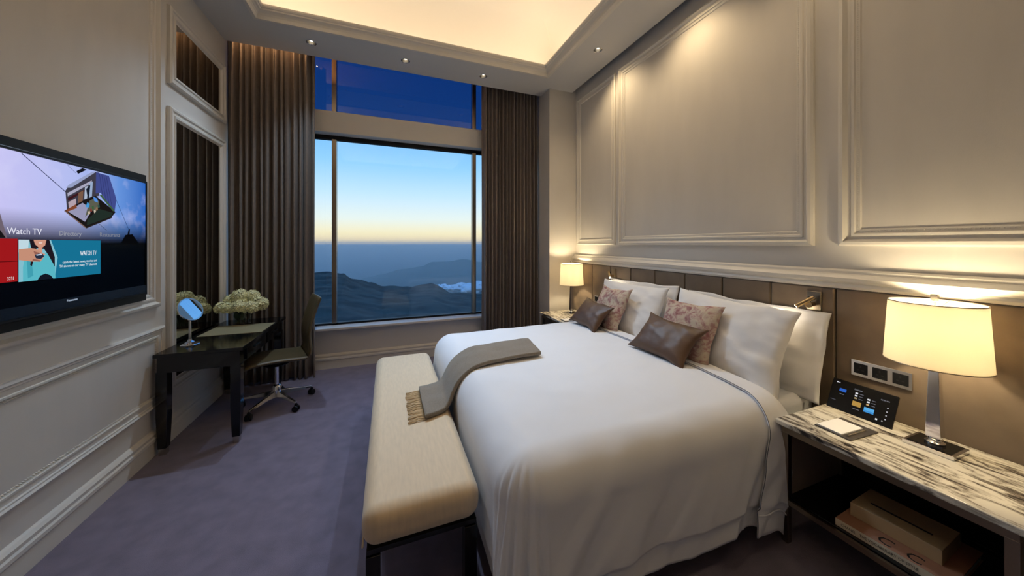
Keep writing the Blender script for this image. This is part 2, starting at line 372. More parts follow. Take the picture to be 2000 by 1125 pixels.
def far_hill(u, v):
    y = 2300+v*3000; x = -3000+u*7000; z = lerp(FR, x*3500/max(y, 2600) if y < 3500 else x)
    zz = -460+(z+460)*max(0, (y-2300)/1200)**.8 if y < 3500 else z-(y-3500)*.35
    n = noise.fractal(Vector((x*.003, y*.003, 7)), 1, 2, 5)*14
    return (x, y, zz+n)
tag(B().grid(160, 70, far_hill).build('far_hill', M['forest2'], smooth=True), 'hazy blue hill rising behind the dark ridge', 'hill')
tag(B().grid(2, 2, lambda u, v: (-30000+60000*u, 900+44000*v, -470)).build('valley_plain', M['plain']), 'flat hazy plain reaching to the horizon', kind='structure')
def cloud():
    bm = bmesh.new()
    for k in range(60):
        t = random.random(); x = 168+t*330; r = (8+random.random()*11)*(.35+.65*min(1, t*2.2))
        c = Vector((x, 1300+random.uniform(-60, 60), -176-14*t+random.uniform(-4, 18)*(.3+.7*min(1, t*2))))
        mtx = Matrix.Translation(c) @ Matrix.Diagonal((r*1.6, r*1.5, r*.85, 1))
        bmesh.ops.create_icosphere(bm, subdivisions=3, radius=1, matrix=mtx)
    for v in bm.verts: v.co += noise.noise_vector(v.co*.09)*4.0 + noise.noise_vector(v.co*.25)*1.8
    me = bpy.data.meshes.new('cloud'); bm.to_mesh(me); bm.free(); me.materials.append(M['cloud'])
    me.polygons.foreach_set('use_smooth', [True]*len(me.polygons))
    o = bpy.data.objects.new('cloud', me); col.objects.link(o); return o
tag(cloud(), 'low white cloud lying in the valley behind the ridge', 'cloud')
def haze(name, c, dens, g, box, label):
    m = bpy.data.materials.new(name); m.use_nodes = True; n = m.node_tree; n.nodes.clear()
    v = n.nodes.new('ShaderNodeVolumeScatter'); v.inputs['Color'].default_value = (*c, 1); v.inputs['Density'].default_value = dens; v.inputs['Anisotropy'].default_value = g
    o = n.nodes.new('ShaderNodeOutputMaterial'); n.links.new(v.outputs[0], o.inputs['Volume'])
    tag(B().box(*box).build(name, m), label, 'haze', kind='stuff')
haze('valley_haze', (.68, .90, .94), .00040, .45, (-25000, 25000, 740, 40000, -600, -70), 'blue evening haze filling the valley')
haze('horizon_haze', (.97, .92, .92), .00004, .60, (-25000, 25000, 740, 40000, -70, 160), 'thin rosy haze lying along the horizon')

# ================================================================== curtains
def curtain(name, x0, x1, y, n, seed, label):
    rnd = random.Random(seed); ph = [rnd.uniform(-.5, .5) for _ in range(40)]; N = n*14
    def fn(u, v):
        k = u*n; w = math.sin(2*math.pi*(k+.16*math.sin(2.3*k+seed))+.25*ph[int(k) % 40]*math.sin(v*5))
        amp = .042*(1-.25*v)*(1+.35*ph[int(k+.5) % 40])
        x = x0+(x1-x0)*u+.010*math.sin(k*4.1+v*3)*(1-v)
        return (x, y+amp*(w+.25*math.sin(4*math.pi*k+seed))-(.05*math.exp(-k*1.6) if x0 < 0 else 0), .015+v*4.06)
    return tag(B().grid(N, 30, fn).build(name, M['curtain'], smooth=True, solid=.004), label, 'curtain', 'window curtains')
curtain('curtain', -1.652, -.815, 4.505, 13, 1, 'wide taupe pleated curtain gathered at the mirror side of the window')
curtain('curtain', 1.275, 2.15, 4.555, 16, 2, 'taupe pleated curtain gathered against the cream pier near the bed')

# ================================================================== wall mirrors on the left wall
def wall_mirror(z0, z1, label):
    t = empty('wall_mirror', (XL, 3.925, z0), label, 'mirror', 'wall mirrors')
    rect = (3.44, 4.41, z0, z1)
    B().frame(PW, rect, [(0, 0), (0, .022), (.012, .032), (.026, .030), (.034, .020), (.052, .020), (.060, .028), (.074, .026), (.086, .010), (.092, .008)]).build('mirror_frame', M['mould'], t, world=True)
    B().box(XL+.001, XL+.008, rect[0]+.08, rect[1]-.08, z0+.08, z1-.08).build('mirror_glass', M['mirror'], t, world=True)
wall_mirror(2.895, 3.525, 'small upper wall mirror in a cream frame near the ceiling')
wall_mirror(.40, 2.71, 'tall framed wall mirror behind the writing desk')

# ================================================================== television
tv = empty('television', (XL+.07, 2.31, 1.25), 'large black television showing a gondola menu screen', 'television')
B().box(XL+.012, XL+.035, 1.50, 3.135, 1.195, 2.09).build('mounting_panel', mat('dark_gloss_panel', (.012, .009, .007), .45, spec=.25), tv, world=True)
B().box(XL+.035, -1.552, 1.66, 2.97, 1.28, 2.0).build('rear_housing', M['blackmat'], tv, world=True)
B().frame(lambda a, b, h: (-1.552+h, a, b), (1.625, 2.998, 1.252, 2.026), [(0, -.03), (0, .004), (.004, .006), (.012, .006), (.014, .0015)]).build('bezel', M['blackmat'], tv, world=True)
B().box(-1.553, -1.546, 1.639, 2.984, 1.266, 1.318).build('lower_bezel', mat('blue_black_bezel', (.008, .012, .022), .25, spec=.25), tv, world=True)
text('Panasonic', .016, basis((-1.5455-tv.location.x, 2.39-tv.location.y, 1.312-.012-tv.location.z), (0, 1, 0), (0, 0, 1)), emis('logo_grey', (.5, .6, .75), .8), tv)
# the screen: sky gradient picture with flat printed shapes on it
def screen_mat():
    m = bpy.data.materials.new('screen_picture'); m.use_nodes = True; n = m.node_tree; n.nodes.clear()
    g = n.nodes.new('ShaderNodeNewGeometry'); s = n.nodes.new('ShaderNodeSeparateXYZ'); n.links.new(g.outputs['Position'], s.inputs[0])
    my = n.nodes.new('ShaderNodeMapRange'); my.inputs[1].default_value = 2.0; my.inputs[2].default_value = 3.0; n.links.new(s.outputs[1], my.inputs[0])
    ry = n.nodes.new('ShaderNodeValToRGB'); e = ry.color_ramp.elements; e[0].color = (*lin((196, 190, 236)), 1); e[1].color = (*lin((30, 92, 180)), 1)
    k = e.new(.45); k.color = (*lin((172, 182, 232)), 1); k = e.new(.75); k.color = (*lin((95, 140, 212)), 1); n.links.new(my.outputs[0], ry.inputs[0])
    t = n.nodes.new('ShaderNodeTexNoise'); t.inputs['Scale'].default_value = 6; t.inputs['Detail'].default_value = 6; n.links.new(g.outputs['Position'], t.inputs[0])
    tr_ = n.nodes.new('ShaderNodeValToRGB'); tr_.color_ramp.elements[0].position = .52; tr_.color_ramp.elements[1].position = .75; tr_.color_ramp.elements[1].color = (.55, .55, .55, 1); n.links.new(t.outputs[0], tr_.inputs[0])
    mx = n.nodes.new('ShaderNodeMixRGB'); mx.inputs[2].default_value = (*lin((205, 205, 240)), 1); n.links.new(tr_.outputs[0], mx.inputs[0]); n.links.new(ry.outputs[0], mx.inputs[1])
    mz = n.nodes.new('ShaderNodeMapRange'); mz.inputs[1].default_value = 1.60; mz.inputs[2].default_value = 1.76; n.links.new(s.outputs[2], mz.inputs[0])
    rz = n.nodes.new('ShaderNodeValToRGB'); rz.color_ramp.elements[0].color = (.0006, .0006, .0008, 1); n.links.new(mz.outputs[0], rz.inputs[0])
    k = rz.color_ramp.elements.new(.12); k.color = (.05, .05, .06, 1)
    mu = n.nodes.new('ShaderNodeMixRGB'); mu.blend_type = 'MULTIPLY'; mu.inputs[0].default_value = 1; n.links.new(mx.outputs[0], mu.inputs[1]); n.links.new(rz.outputs[0], mu.inputs[2])
    em = n.nodes.new('ShaderNodeEmission'); em.inputs[1].default_value = .85; n.links.new(mu.outputs[0], em.inputs[0])
    gl = n.nodes.new('ShaderNodeBsdfGlossy'); gl.inputs['Roughness'].default_value = .12; gl.inputs[0].default_value = (.012, .012, .012, 1)
    ad = n.nodes.new('ShaderNodeAddShader'); n.links.new(em.outputs[0], ad.inputs[0]); n.links.new(gl.outputs[0], ad.inputs[1])
    o = n.nodes.new('ShaderNodeOutputMaterial'); n.links.new(ad.outputs[0], o.inputs[0]); return m
B().box(-1.556, -1.5505, 1.639, 2.984, 1.318, 2.012).build('screen', screen_mat(), tv, world=True)
EM = {}
def ec(c, s=1.0):
    if (c, s) not in EM: EM[(c, s)] = emis('screen_colour_%02x%02x%02x' % c, lin(c), s*.80)
    return EM[(c, s)]
pic = B(); pmats = []
zlay = [0]
def poly(pts, c):
    m = ec(c)
    if m not in pmats: pmats.append(m)
    zlay[0] += 1; x = -1.5503+zlay[0]*.00003
    pic.add([(x, y, z) for y, z in pts], [tuple(range(len(pts)))], pmats.index(m))
def line(p, q, w, c):
    dy, dz = q[0]-p[0], q[1]-p[1]; L = math.hypot(dy, dz); ny, nz = -dz/L*w/2, dy/L*w/2
    poly([(p[0]+ny, p[1]+nz), (q[0]+ny, q[1]+nz), (q[0]-ny, q[1]-nz), (p[0]-ny, p[1]-nz)], c)
line((2.173, 2.010), (2.40, 1.860), .004, (60, 66, 100)); line((2.727, 1.865), (2.829, 1.690), .003, (40, 60, 100)); line((2.587, 1.722), (2.654, 1.677), .003, (60, 70, 100)); line((2.40, 2.008), (2.45, 1.975), .002, (90, 100, 140))
poly([(2.085, 1.732), (2.114, 1.625), (2.05, 1.625), (2.05, 1.76)], (110, 98, 110)); poly([(2.085, 1.66), (2.108, 1.625), (2.05, 1.625), (2.05, 1.66)], (24, 22, 24))
poly([(2.453, 1.987), (2.490, 2.010), (2.517, 2.007), (2.462, 1.973)], (20, 22, 30))
poly([(2.389, 1.872), (2.41, 1.905), (2.565, 2.006), (2.60, 2.008), (2.60, 1.875), (2.566, 1.863), (2.398, 1.77)], (62, 60, 72))
poly([(2.392, 1.888), (2.41, 1.908), (2.552, 2.003), (2.573, 2.004), (2.422, 1.893)], (150, 160, 196))
poly([(2.40, 1.862), (2.55, 1.955), (2.548, 1.94), (2.402, 1.845)], (170, 168, 190)); poly([(2.402, 1.836), (2.545, 1.922), (2.543, 1.91), (2.404, 1.822)], (60, 24, 30))
poly([(2.405, 1.815), (2.45, 1.842), (2.45, 1.80), (2.41, 1.775)], (178, 160, 170)); poly([(2.465, 1.872), (2.495, 1.89), (2.49, 1.83), (2.462, 1.81)], (120, 88, 70))
poly([(2.505, 1.91), (2.525, 1.92), (2.518, 1.85), (2.50, 1.842)], (172, 184, 205)); poly([(2.532, 1.935), (2.556, 1.95), (2.55, 1.865), (2.528, 1.852)], (150, 170, 200)); poly([(2.512, 1.90), (2.54, 1.93), (2.53, 1.85), (2.523, 1.85)], (24, 30, 44))
poly([(2.578, 2.006), (2.670, 2.003), (2.727, 1.872), (2.713, 1.794), (2.609, 1.893), (2.575, 1.885)], (64, 74, 138))
for t in (.2, .4, .6, .8): line((2.585+.08*t, 2.0), (2.60+.115*t, 1.895-.09*t), .003, (44, 50, 100))
poly([(2.383, 1.769), (2.498, 1.837), (2.575, 1.872), (2.720, 1.792), (2.685, 1.755), (2.511, 1.686)], (26, 22, 22))
poly([(2.398, 1.768), (2.49, 1.822), (2.55, 1.79), (2.505, 1.72)], (150, 150, 180)); poly([(2.39, 1.772), (2.45, 1.81), (2.455, 1.79), (2.40, 1.765)], (128, 70, 44))
poly([(2.535, 1.84), (2.575, 1.86), (2.60, 1.84), (2.59, 1.80), (2.54, 1.78), (2.505, 1.745)], (90, 92, 78)); poly([(2.52, 1.83), (2.535, 1.82), (2.53, 1.80), (2.508, 1.80)], (70, 150, 210)); poly([(2.558, 1.864), (2.585, 1.858), (2.59, 1.835), (2.565, 1.84)], (80, 140, 220))
for k, c in enumerate([(190, 176, 150), (120, 60, 50), (60, 96, 60), (200, 190, 170), (140, 110, 80), (50, 80, 70)]):
    y0 = 2.522+.013*k; z0 = 1.775+.012*(k % 3)+.004*k; poly([(y0, z0), (y0+.012, z0+.008), (y0+.016, z0-.010), (y0+.004, z0-.016)], c)
poly([(2.52, 1.735), (2.60, 1.80), (2.70, 1.785), (2.68, 1.76), (2.515, 1.70)], (34, 46, 40)); poly([(2.60, 1.88), (2.615, 1.884), (2.713, 1.80), (2.70, 1.795)], (62, 92, 66)); line((2.383, 1.769), (2.511, 1.686), .006, (120, 96, 88)); line((2.511, 1.686), (2.69, 1.757), .006, (40, 34, 30))
poly([(2.815, 1.655), (2.826, 1.69), (2.838, 1.695), (2.834, 1.655)], (14, 18, 28)); poly([(2.76, 1.60), (2.80, 1.655), (2.86, 1.66), (2.92, 1.60)], (8, 9, 12))
# tiles
poly([(1.64, 1.431), (2.155, 1.431), (2.155, 1.622), (1.64, 1.622)], (158, 24, 28)); poly([(1.64, 1.5205), (2.155, 1.5205), (2.155, 1.5235), (1.64, 1.5235)], (70, 8, 12))
poly([(2.159, 1.427), (2.608, 1.427), (2.608, 1.618), (2.159, 1.618)], (22, 112, 146)); poly([(2.159, 1.427), (2.33, 1.427), (2.345, 1.53), (2.31, 1.618), (2.159, 1.618)], (130, 190, 205)); poly([(2.159, 1.56), (2.20, 1.57), (2.205, 1.618), (2.159, 1.618)], (190, 215, 225))
poly([(2.189, 1.555), (2.23, 1.568), (2.272, 1.552), (2.302, 1.56), (2.33, 1.503), (2.334, 1.427), (2.178, 1.427), (2.178, 1.493)], (88, 182, 196)); poly([(2.215, 1.53), (2.225, 1.45), (2.20, 1.44), (2.195, 1.52)], (64, 158, 176))
poly([(2.206, 1.618), (2.302, 1.618), (2.33, 1.533), (2.330, 1.485), (2.297, 1.544), (2.275, 1.575), (2.24, 1.578), (2.229, 1.56), (2.213, 1.584)], (30, 24, 32)); poly([(2.213, 1.525), (2.224, 1.515), (2.218, 1.495), (2.21, 1.50)], (30, 24, 32))
poly([(2.225, 1.618), (2.287, 1.618), (2.281, 1.592), (2.265, 1.580), (2.268, 1.556), (2.283, 1.548), (2.262, 1.535), (2.238, 1.555), (2.249, 1.582), (2.232, 1.597)], (206, 150, 128)); poly([(2.248, 1.606), (2.268, 1.607), (2.265, 1.60), (2.252, 1.60)], (228, 200, 190))
poly([(2.160, 1.575), (2.211, 1.579), (2.234, 1.576), (2.262, 1.560), (2.274, 1.535), (2.258, 1.514), (2.216, 1.517), (2.160, 1.526)], (196, 142, 118)); poly([(2.225, 1.565), (2.252, 1.556), (2.255, 1.545), (2.23, 1.55)], (150, 96, 82)); poly([(2.222, 1.53), (2.258, 1.520), (2.256, 1.514), (2.22, 1.52)], (150, 96, 82))
poly([(2.230, 1.547), (2.250, 1.553), (2.270, 1.550), (2.276, 1.538), (2.258, 1.526), (2.236, 1.531)], (38, 46, 66)); poly([(2.236, 1.548), (2.262, 1.552), (2.268, 1.546), (2.24, 1.543)], (190, 205, 225))
poly([(2.243, 1.427), (2.258, 1.448), (2.282, 1.455), (2.307, 1.445), (2.322, 1.427)], (18, 22, 34))
pic.build('screen_graphics', pmats, tv, world=True)['kind'] = 'stuff'
tb = lambda y, z: basis((-1.5484-tv.location.x, y-tv.location.y, z-tv.location.z), (0, 1, 0), (0, 0, 1))
text('Watch TV', .042, tb(2.111, 1.642), ec((226, 226, 240)), tv, xs=.86)
text('Directory', .034, tb(2.352, 1.641), ec((150, 152, 164)), tv, xs=.95); text('Restaurants', .034, tb(2.60, 1.641), ec((128, 132, 144)), tv, xs=.95)
text('WATCH TV', .036, tb(2.473, 1.536), ec((232, 238, 244)), tv, xs=.55)
text('catch the latest news, movies and', .0185, tb(2.582, 1.499), ec((215, 228, 236)), tv, 'RIGHT', xs=.84); text('TV shows on our many TV channels', .0185, tb(2.582, 1.479), ec((215, 228, 236)), tv, 'RIGHT', xs=.84)
text('3231', .020, tb(2.111, 1.440), ec((235, 225, 225)), tv, xs=.75)

# ================================================================== desk
dk = empty('writing_desk', (-1.37, 3.83, 0), 'glossy black writing desk with tapered legs below the tall mirror', 'desk')
dx0, dx1, dy0, dy1 = -1.634, -1.085, 3.215, 4.40
B().box(dx0, dx1, dy0, dy1, .742, .77).build('desk_top', M['black'], dk, bevel=.004, world=True)
B().box(dx0+.02, dx1-.025, dy0+.012, dy1-.02, .625, .742).build('apron', M['black'], dk, world=True)
for (a, b) in ((3.34, 3.80), (3.83, 4.28)):
    dr = B().box(dx1-.026, dx1-.012, a, b, .635, .735).build('drawer', M['black'], dk, bevel=.003, world=True)
    B().box(dx1-.014, dx1-.002, (a+b)/2-.07, (a+b)/2+.07, .69, .70).build('drawer_pull', M['dark'], dr, world=False).location = (-dk.location[0], -dk.location[1], 0)
for x in (dx0+.043, dx1-.055):
    for y in (dy0+.05, dy1-.06):
        prof = [(.034, .63), (.034, .30), (.026, .05)]
        b = B(); vs = []
        for h, z in prof: vs += [(x-h, y-h, z), (x+h, y-h, z), (x+h, y+h, z), (x-h, y+h, z)]
        b.add(vs, [(i*4+k, i*4+(k+1) % 4, (i+1)*4+(k+1) % 4, (i+1)*4+k) for i in range(2) for k in range(4)]+[(0, 1, 2, 3), (11, 10, 9, 8)])
        lg = b.build('leg', M['black'], dk, bevel=.003, world=True)
        f = B().box(x-.021, x+.021, y-.021, y+.021, 0, .05).build('metal_foot', M['nickel'], lg); f.location = (-dk.location[0], -dk.location[1], 0)
tag(B().box(-1.585, -1.105, 3.70, 4.09, .770, .774).build('desk_mat', M['mat'], bevel=.001), 'olive leather desk mat lying on the black desk', 'desk mat')

# vanity mirror
vm = empty('vanity_mirror', (-1.52, 3.455, .77), 'round chrome vanity mirror on a stem on the desk corner', 'mirror')
B().lathe([(.062, 0), (.064, .004), (.060, .008), (.030, .022), (.016, .034), (.012, .045)], 8).build('base', M['chrome'], vm)
B().lathe([(.0085, .04), (.0085, .20)], 16).build('stem', M['nickel'], vm, smooth=True, auto=40)
nrm = Vector((.80, -.34, .36)).normalized(); q = nrm.to_track_quat('Z', 'Y').to_matrix(); hc = Vector((0, 0, .288))
hd = B().lathe([(.03, -.022), (.075, -.016), (.094, -.004), (.098, .004), (.096, .009), (.088, .009), (.087, .005)], 40, hc, M=q).build('mirror_head', M['chrome'], vm, smooth=True, auto=50)
B().lathe([(.088, .0045), (.088, .0070)], 40, hc, M=q).build('mirror_disc', M['vmirror'], hd)

# vase and hydrangeas
vc = Vector((-1.41, 4.17, .774 if False else .770))
va = empty('glass_vase', vc, 'low clear glass vase holding flowers on the desk', 'vase')
B().lathe([(.068, 0), (.074, .004), (.074, .15), (.070, .15), (.070, .012), (.0, .012)], 32, cap=False).build('vase_body', M['glassv'], va, smooth=True, auto=40)
def floret_head(rad, seed):
    rnd = random.Random(seed); b = B()
    for k in range(85):
        z = 1-2*(k+.5)/85
        if z < -.55: continue
        a = k*2.39996; r = math.sqrt(1-z*z); nn = Vector((r*math.cos(a), r*math.sin(a), z*.85)).normalized()
        c = nn*rad*rnd.uniform(.88, 1.06); tq = nn.to_track_quat('Z', 'Y').to_matrix() @ Matrix.Rotation(rnd.uniform(0, 6), 3, 'Z')
        s = rad*rnd.uniform(.24, .34)
        for p in range(4):
            rr = Matrix.Rotation(p*math.pi/2, 3, 'Z')
            pts = [(0, 0, 0), (.55, -.42, .12), (1.0, -.28, .30*rnd.uniform(.3, 1.4)), (1.08, .0, .22), (1.0, .28, .30*rnd.uniform(.3, 1.4)), (.55, .42, .12)]
            b.add([c + tq @ (rr @ (Vector(p_)*s)) for p_ in pts], [(0, 1, 2, 3), (0, 3, 4, 5)])
    return b
fl = [(-.165, -.01, .20, .062), (-.10, .03, .265, .066), (-.02, .0, .315, .068), (.07, .03, .30, .068), (.15, .0, .225, .070), (-.09, -.07, .205, .058), (.0, -.09, .215, .064), (.09, -.07, .20, .066), (.02, .09, .245, .062), (-.13, .07, .18, .055), (.13, .07, .19, .06), (-.01, -.02, .26, .06)]
for k, (x, y, z, r) in enumerate(fl):
    t = empty('hydrangea', vc+Vector((x, y, 0)), 'cream green hydrangea in the bouquet in the glass vase', 'flower', 'hydrangeas in the glass vase')
    o = floret_head(r, k).build('bloom', M['petal'], t); o.location = (0, 0, z-.03)
    core = B().lathe([(.002, -.6*r), (.6*r, -.4*r), (.82*r, .0), (.6*r, .55*r), (.002, .8*r)], 12, cap=False).build('bloom_core', M['leaf'], t, smooth=True); core.location = (0, 0, z-.03)
    B().tube([(-x*.72, -y*.72, .016), (-x*.75, -y*.75, .10), (-x*.4, -y*.4, .15), (0, 0, z-.05)], .004, 6).build('stem', M['leaf'], t, smooth=True)
    if k < 7:
        def leaf(u, v, x=x, y=y, k=k):
            w = math.sin(math.pi*u)*.028*(v*2-1); a = k*.9
            cx, cy = -x*.75, -y*.75
            return (cx+math.cos(a)*(.02+.03*u)-math.sin(a)*w, cy+math.sin(a)*(.02+.03*u)+math.cos(a)*w, .04+.10*u)
        B().grid(7, 3, leaf).build('leaf', M['leaf'], t, smooth=True)

# ================================================================== office chair
HC = Vector((-1.03, 3.87, 0)); CROT = R(20)
ch = empty('desk_chair', HC, 'olive leather swivel chair on a chrome five-star base at the desk', 'chair'); ch.rotation_euler = (0, 0, CROT)
# local: faces -x
prof = [(-.245, .445), (-.22, .462), (-.12, .470), (.0, .468), (.12, .458), (.20, .452), (.245, .465), (.268, .505), (.270, .56), (.262, .63), (.262, .70), (.275, .78), (.295, .86), (.320, .94), (.345, 1.01), (.362, 1.045)]
def smoothp(pts, n):
    out = []
    for i in range(len(pts)-1):
        p0, p1, p2, p3 = pts[max(i-1, 0)], pts[i], pts[i+1], pts[min(i+2, len(pts)-1)]
        for k in range(n):
            t = k/n; out.append(tuple(.5*((2*b)+(-a+c)*t+(2*a-5*b+4*c-d)*t*t+(-a+3*b-3*c+d)*t**3) for a, b, c, d in zip(p0, p1, p2, p3)))
    return out+[pts[-1]]
sp = smoothp(prof, 3)
def shell(sel, th, wfn, name):
    n = len(sel); b = B(); W = 13; vs = []
    for side in (0, 1):
        for i, (x, z) in enumerate(sel):
            a = sel[max(i-1, 0)]; c = sel[min(i+1, n-1)]; tx, tz = c[0]-a[0], c[1]-a[1]; L = math.hypot(tx, tz); nx, nz = -tz/L, tx/L
            for k in range(W):
                v = k/(W-1)*2-1; w = wfn(i/(n-1)); edge = (1-abs(v)**6)**.5*.8+.2
                e2 = min(1, .35+min(i, n-1-i)*.35)
                o = th*.5*edge*e2*(1 if side == 0 else -1)
                cup = .018*v*v
                vs.append((x+nx*(o+cup), v*w/2, z+nz*(o+cup)))
    F = []
    idx = lambda s_, i, k: s_*n*W+i*W+k
    for i in range(n-1):
        for k in range(W-1):
            F += [(idx(0, i, k), idx(0, i, k+1), idx(0, i+1, k+1), idx(0, i+1, k)), (idx(1, i, k), idx(1, i+1, k), idx(1, i+1, k+1), idx(1, i, k+1))]
        F += [(idx(0, i, 0), idx(0, i+1, 0), idx(1, i+1, 0), idx(1, i, 0)), (idx(0, i, W-1), idx(1, i, W-1), idx(1, i+1, W-1), idx(0, i+1, W-1))]
    for k in range(W-1):
        F += [(idx(0, 0, k), idx(1, 0, k), idx(1, 0, k+1), idx(0, 0, k+1)), (idx(0, n-1, k), idx(0, n-1, k+1), idx(1, n-1, k+1), idx(1, n-1, k))]
    return b.add(vs, F).build(name, M['leather'], ch, smooth=True)
ks = 18
shell(sp[:ks+1], .045, lambda t: .46, 'seat')
shell(sp[ks:], .040, lambda t: .455-.03*t, 'backrest')
B().lathe([(.11, .405), (.12, .415), (.11, .432)], 24).build('seat_plate', M['dark'], ch, smooth=True, auto=40)
B().lathe([(.036, .12), (.036, .19), (.028, .20), (.017, .205), (.017, .41)], 20).build('gas_column', M['chrome'], ch, smooth=True, auto=40)
for k in range(5):
    a = R(-46+72*k)-CROT; d = Vector((math.cos(a), math.sin(a), 0)); s = Vector((-d.y, d.x, 0)); b = B(); vs = []
    for t, w, z0, z1 in ((.025, .024, .085, .145), (.12, .021, .090, .128), (.25, .015, .082, .102), (.305, .012, .076, .092)):
        vs += [d*t-s*w+Vector((0, 0, z0)), d*t+s*w+Vector((0, 0, z0)), d*t+s*w*.6+Vector((0, 0, z1)), d*t-s*w*.6+Vector((0, 0, z1))]
    leg = b.add(vs, [(i*4+j, i*4+(j+1) % 4, (i+1)*4+(j+1) % 4, (i+1)*4+j) for i in range(3) for j in range(4)]+[(3, 2, 1, 0), (12, 13, 14, 15)]).build('base_leg', M['chrome'], ch, bevel=.003)
    c = d*.305; MM = Matrix.Rotation(a+.5, 3, 'Z') @ Matrix.Rotation(math.pi/2, 3, 'X')
    w = B()
    for o in (-.016, .016):
        w.lathe([(.012, -.009), (.026, -.009), (.028, -.005), (.028, .005), (.026, .009), (.012, .009)], 18, c+MM @ Vector((0, 0, o))+Vector((0, 0, .028)), M=MM)
    w.lathe([(.014, .045), (.016, .06), (.008, .078)], 12, c); w.build('castor', M['blackmat'], leg, smooth=True, auto=40)

# ================================================================== bench
bn = empty('bench', (.15, 2.4, 0), 'long cream upholstered bench at the foot of the bed', 'bench')
bx0, bx1, by0, by1 = -.10, .395, 1.42, 3.40
cb = B()
def bench_face(n=1): pass
bs = B().box(bx0, bx1, by0, by1, .355, .515).build('seat_cushion', M['bench'], bn, bevel=.065, seg=6, world=True)
B().box(bx0+.02, bx1-.02, by0+.02, by1-.02, .338, .358).build('frame', M['black'], bn, world=True)
for x in (bx0+.045, bx1-.045):
    for y in (by0+.045, by1-.045):
        B().box(x-.028, x+.028, y-.028, y+.028, 0, .33).build('leg', M['black'], bn, bevel=.003, world=True)
# seam piping round the cushion
pp = []
for (px, py) in ((bx0, by0), (bx1, by0), (bx1, by1), (bx0, by1)):
    pass
B().tube([(bx0+.004, by0+.04, .362), (bx0+.004, by1-.04, .362)], .004, 6).build('seam_piping', M['bench'], bs, smooth=True).location = tuple(-c for c in bn.location)

# ================================================================== bed
bd = empty('bed', (1.55, 2.25, 0), 'king size bed base and mattress in a white fitted sheet', 'bed')
B().box(.56, 2.52, 1.30, 3.20, .07, .34).build('bed_base', mat('taupe_bed_base', (.09, .07, .055), .8), bd, bevel=.02, world=True)
for x in (.70, 2.40):
    for y in (1.42, 3.08): B().lathe([(.03, 0), (.035, .07)], 12, (x, y, 0)).build('leg', M['black'], bd, world=True)
def mattress():
    b = B(); x0, x1, y0, y1, z0, z1, r = .52, 2.535, 1.25, 3.25, .34, .655, .06
    def fn(u, v):
        return None
    return b.box(x0, x1, y0, y1, z0, z1)
B.box  # noqa
mattress().build('mattress', M['white'], bd, bevel=.055, seg=5, world=True)

DX0, DX1, DY0, DY1, DZ, DR = .60, 2.16, 1.325, 3.175, .722, .18
L0 = DR*math.pi/2; LM = .70
def drape(sx, sy, off=0.0, shear=0.0, xmin=DX0, puff=1.0, rip=1.0):
    px = max(0, xmin-sx); py = DY0-sy if sy < DY0 else (sy-DY1 if sy > DY1 else 0); sgn = -1 if sy < DY0 else 1
    L = max(px, py)
    nz = noise.fractal(Vector((sx*2.2, sy*2.2, 1.5)), 1, 2, 3)*.010*puff
    # crown of the duvet: a little fuller in the middle
    cx = min(1, max(0, (sx-DX0)/.5)) if xmin > -5 else 1; cy = min(1, max(0, min(sy-DY0, DY1-sy)/.45))
    z = DZ+off+nz+.018*puff*(1-(1-cy)**2)*(.5+.5*cx)
    if L <= 0: return Vector((sx, sy, z))
    if px >= py: ang = (py/px)*math.pi/4
    else: ang = math.pi/2-(px/py)*math.pi/4
    d = Vector((-math.cos(ang), sgn*math.sin(ang), 0)); r = DR+off
    if L < L0: h = r*math.sin(L/DR); dz = -r*(1-math.cos(L/DR))
    else:
        e = L-L0; side = math.sin(ang)
        h = r+e*.07*side+e*.30*math.sin(2*ang)*.5; dz = -r-e*.985
    base = Vector((max(sx, xmin), min(max(sy, DY0), DY1), z))
    p = base+d*h+Vector((0, 0, dz))
    t = max(0, L-.06)/LM
    per = sx*1.0 if py > px else sy
    corner = math.sin(2*ang)
    rp_ = .012*t*(math.sin(per*9+1.1)+.6*math.sin(per*17+2.+3*t))+.020*t*noise.noise(Vector((per*3.5+5, L*1.5, 2)))
    rp_ += corner*.030*t*math.sin(ang*22+L*2)+corner*.012*t*math.sin(ang*47)
    # slanting creases on the hanging side
    cr = noise.noise(Vector(((per+L*.75)*7, L*1.2, 9))); rp_ += .026*min(1, t*2)*max(0, cr)*(1-corner)
    foot = 1-math.sin(ang)
    p += d*rp_*rip*(1-.85*foot)
    # flat flange along the hem
    if L > LM-.11: p -= d*.016*min(1, (L-(LM-.11))/.012)*puff
    if shear and L > 0: p.x += shear*min(1, L/LM)
    return p
def duvet_fn(u, v):
    sx = DX0-LM+(DX1-DX0+LM)*u; sy = DY0-LM+(DY1-DY0+2*LM)*v
    p = drape(sx, sy)
    py = max(0, DY0-sy, sy-DY1); p.x -= .24*min(1, py/LM)*max(0, (sx-1.6)/.56)
    if sx > DX1-.05: p.z -= .03*((sx-(DX1-.05))/.05)**2
    return p
tag(B().grid(230, 300, duvet_fn).build('duvet', M['white'], smooth=True, solid=.012), 'white duvet draped over the king bed', 'duvet')
fs = empty('folded_sheet', (2.08, 2.25, .72), 'white sheet band with dark piping folded over the head of the duvet', 'sheet')
SX0, SX1 = 1.985, 2.20
def sheet_fn(u, v):
    sx = SX0+(SX1-SX0)*u; sy = DY0-LM-.02+(DY1-DY0+2*LM+.04)*v
    py = max(0, DY0-sy, sy-DY1); sx2 = sx
    p = drape(sx2, sy, .014, -.24, -10, .9)
    if sx > DX1-.06: p.z -= .055*((sx-(DX1-.06))/(SX1-DX1+.06))**2
    return p
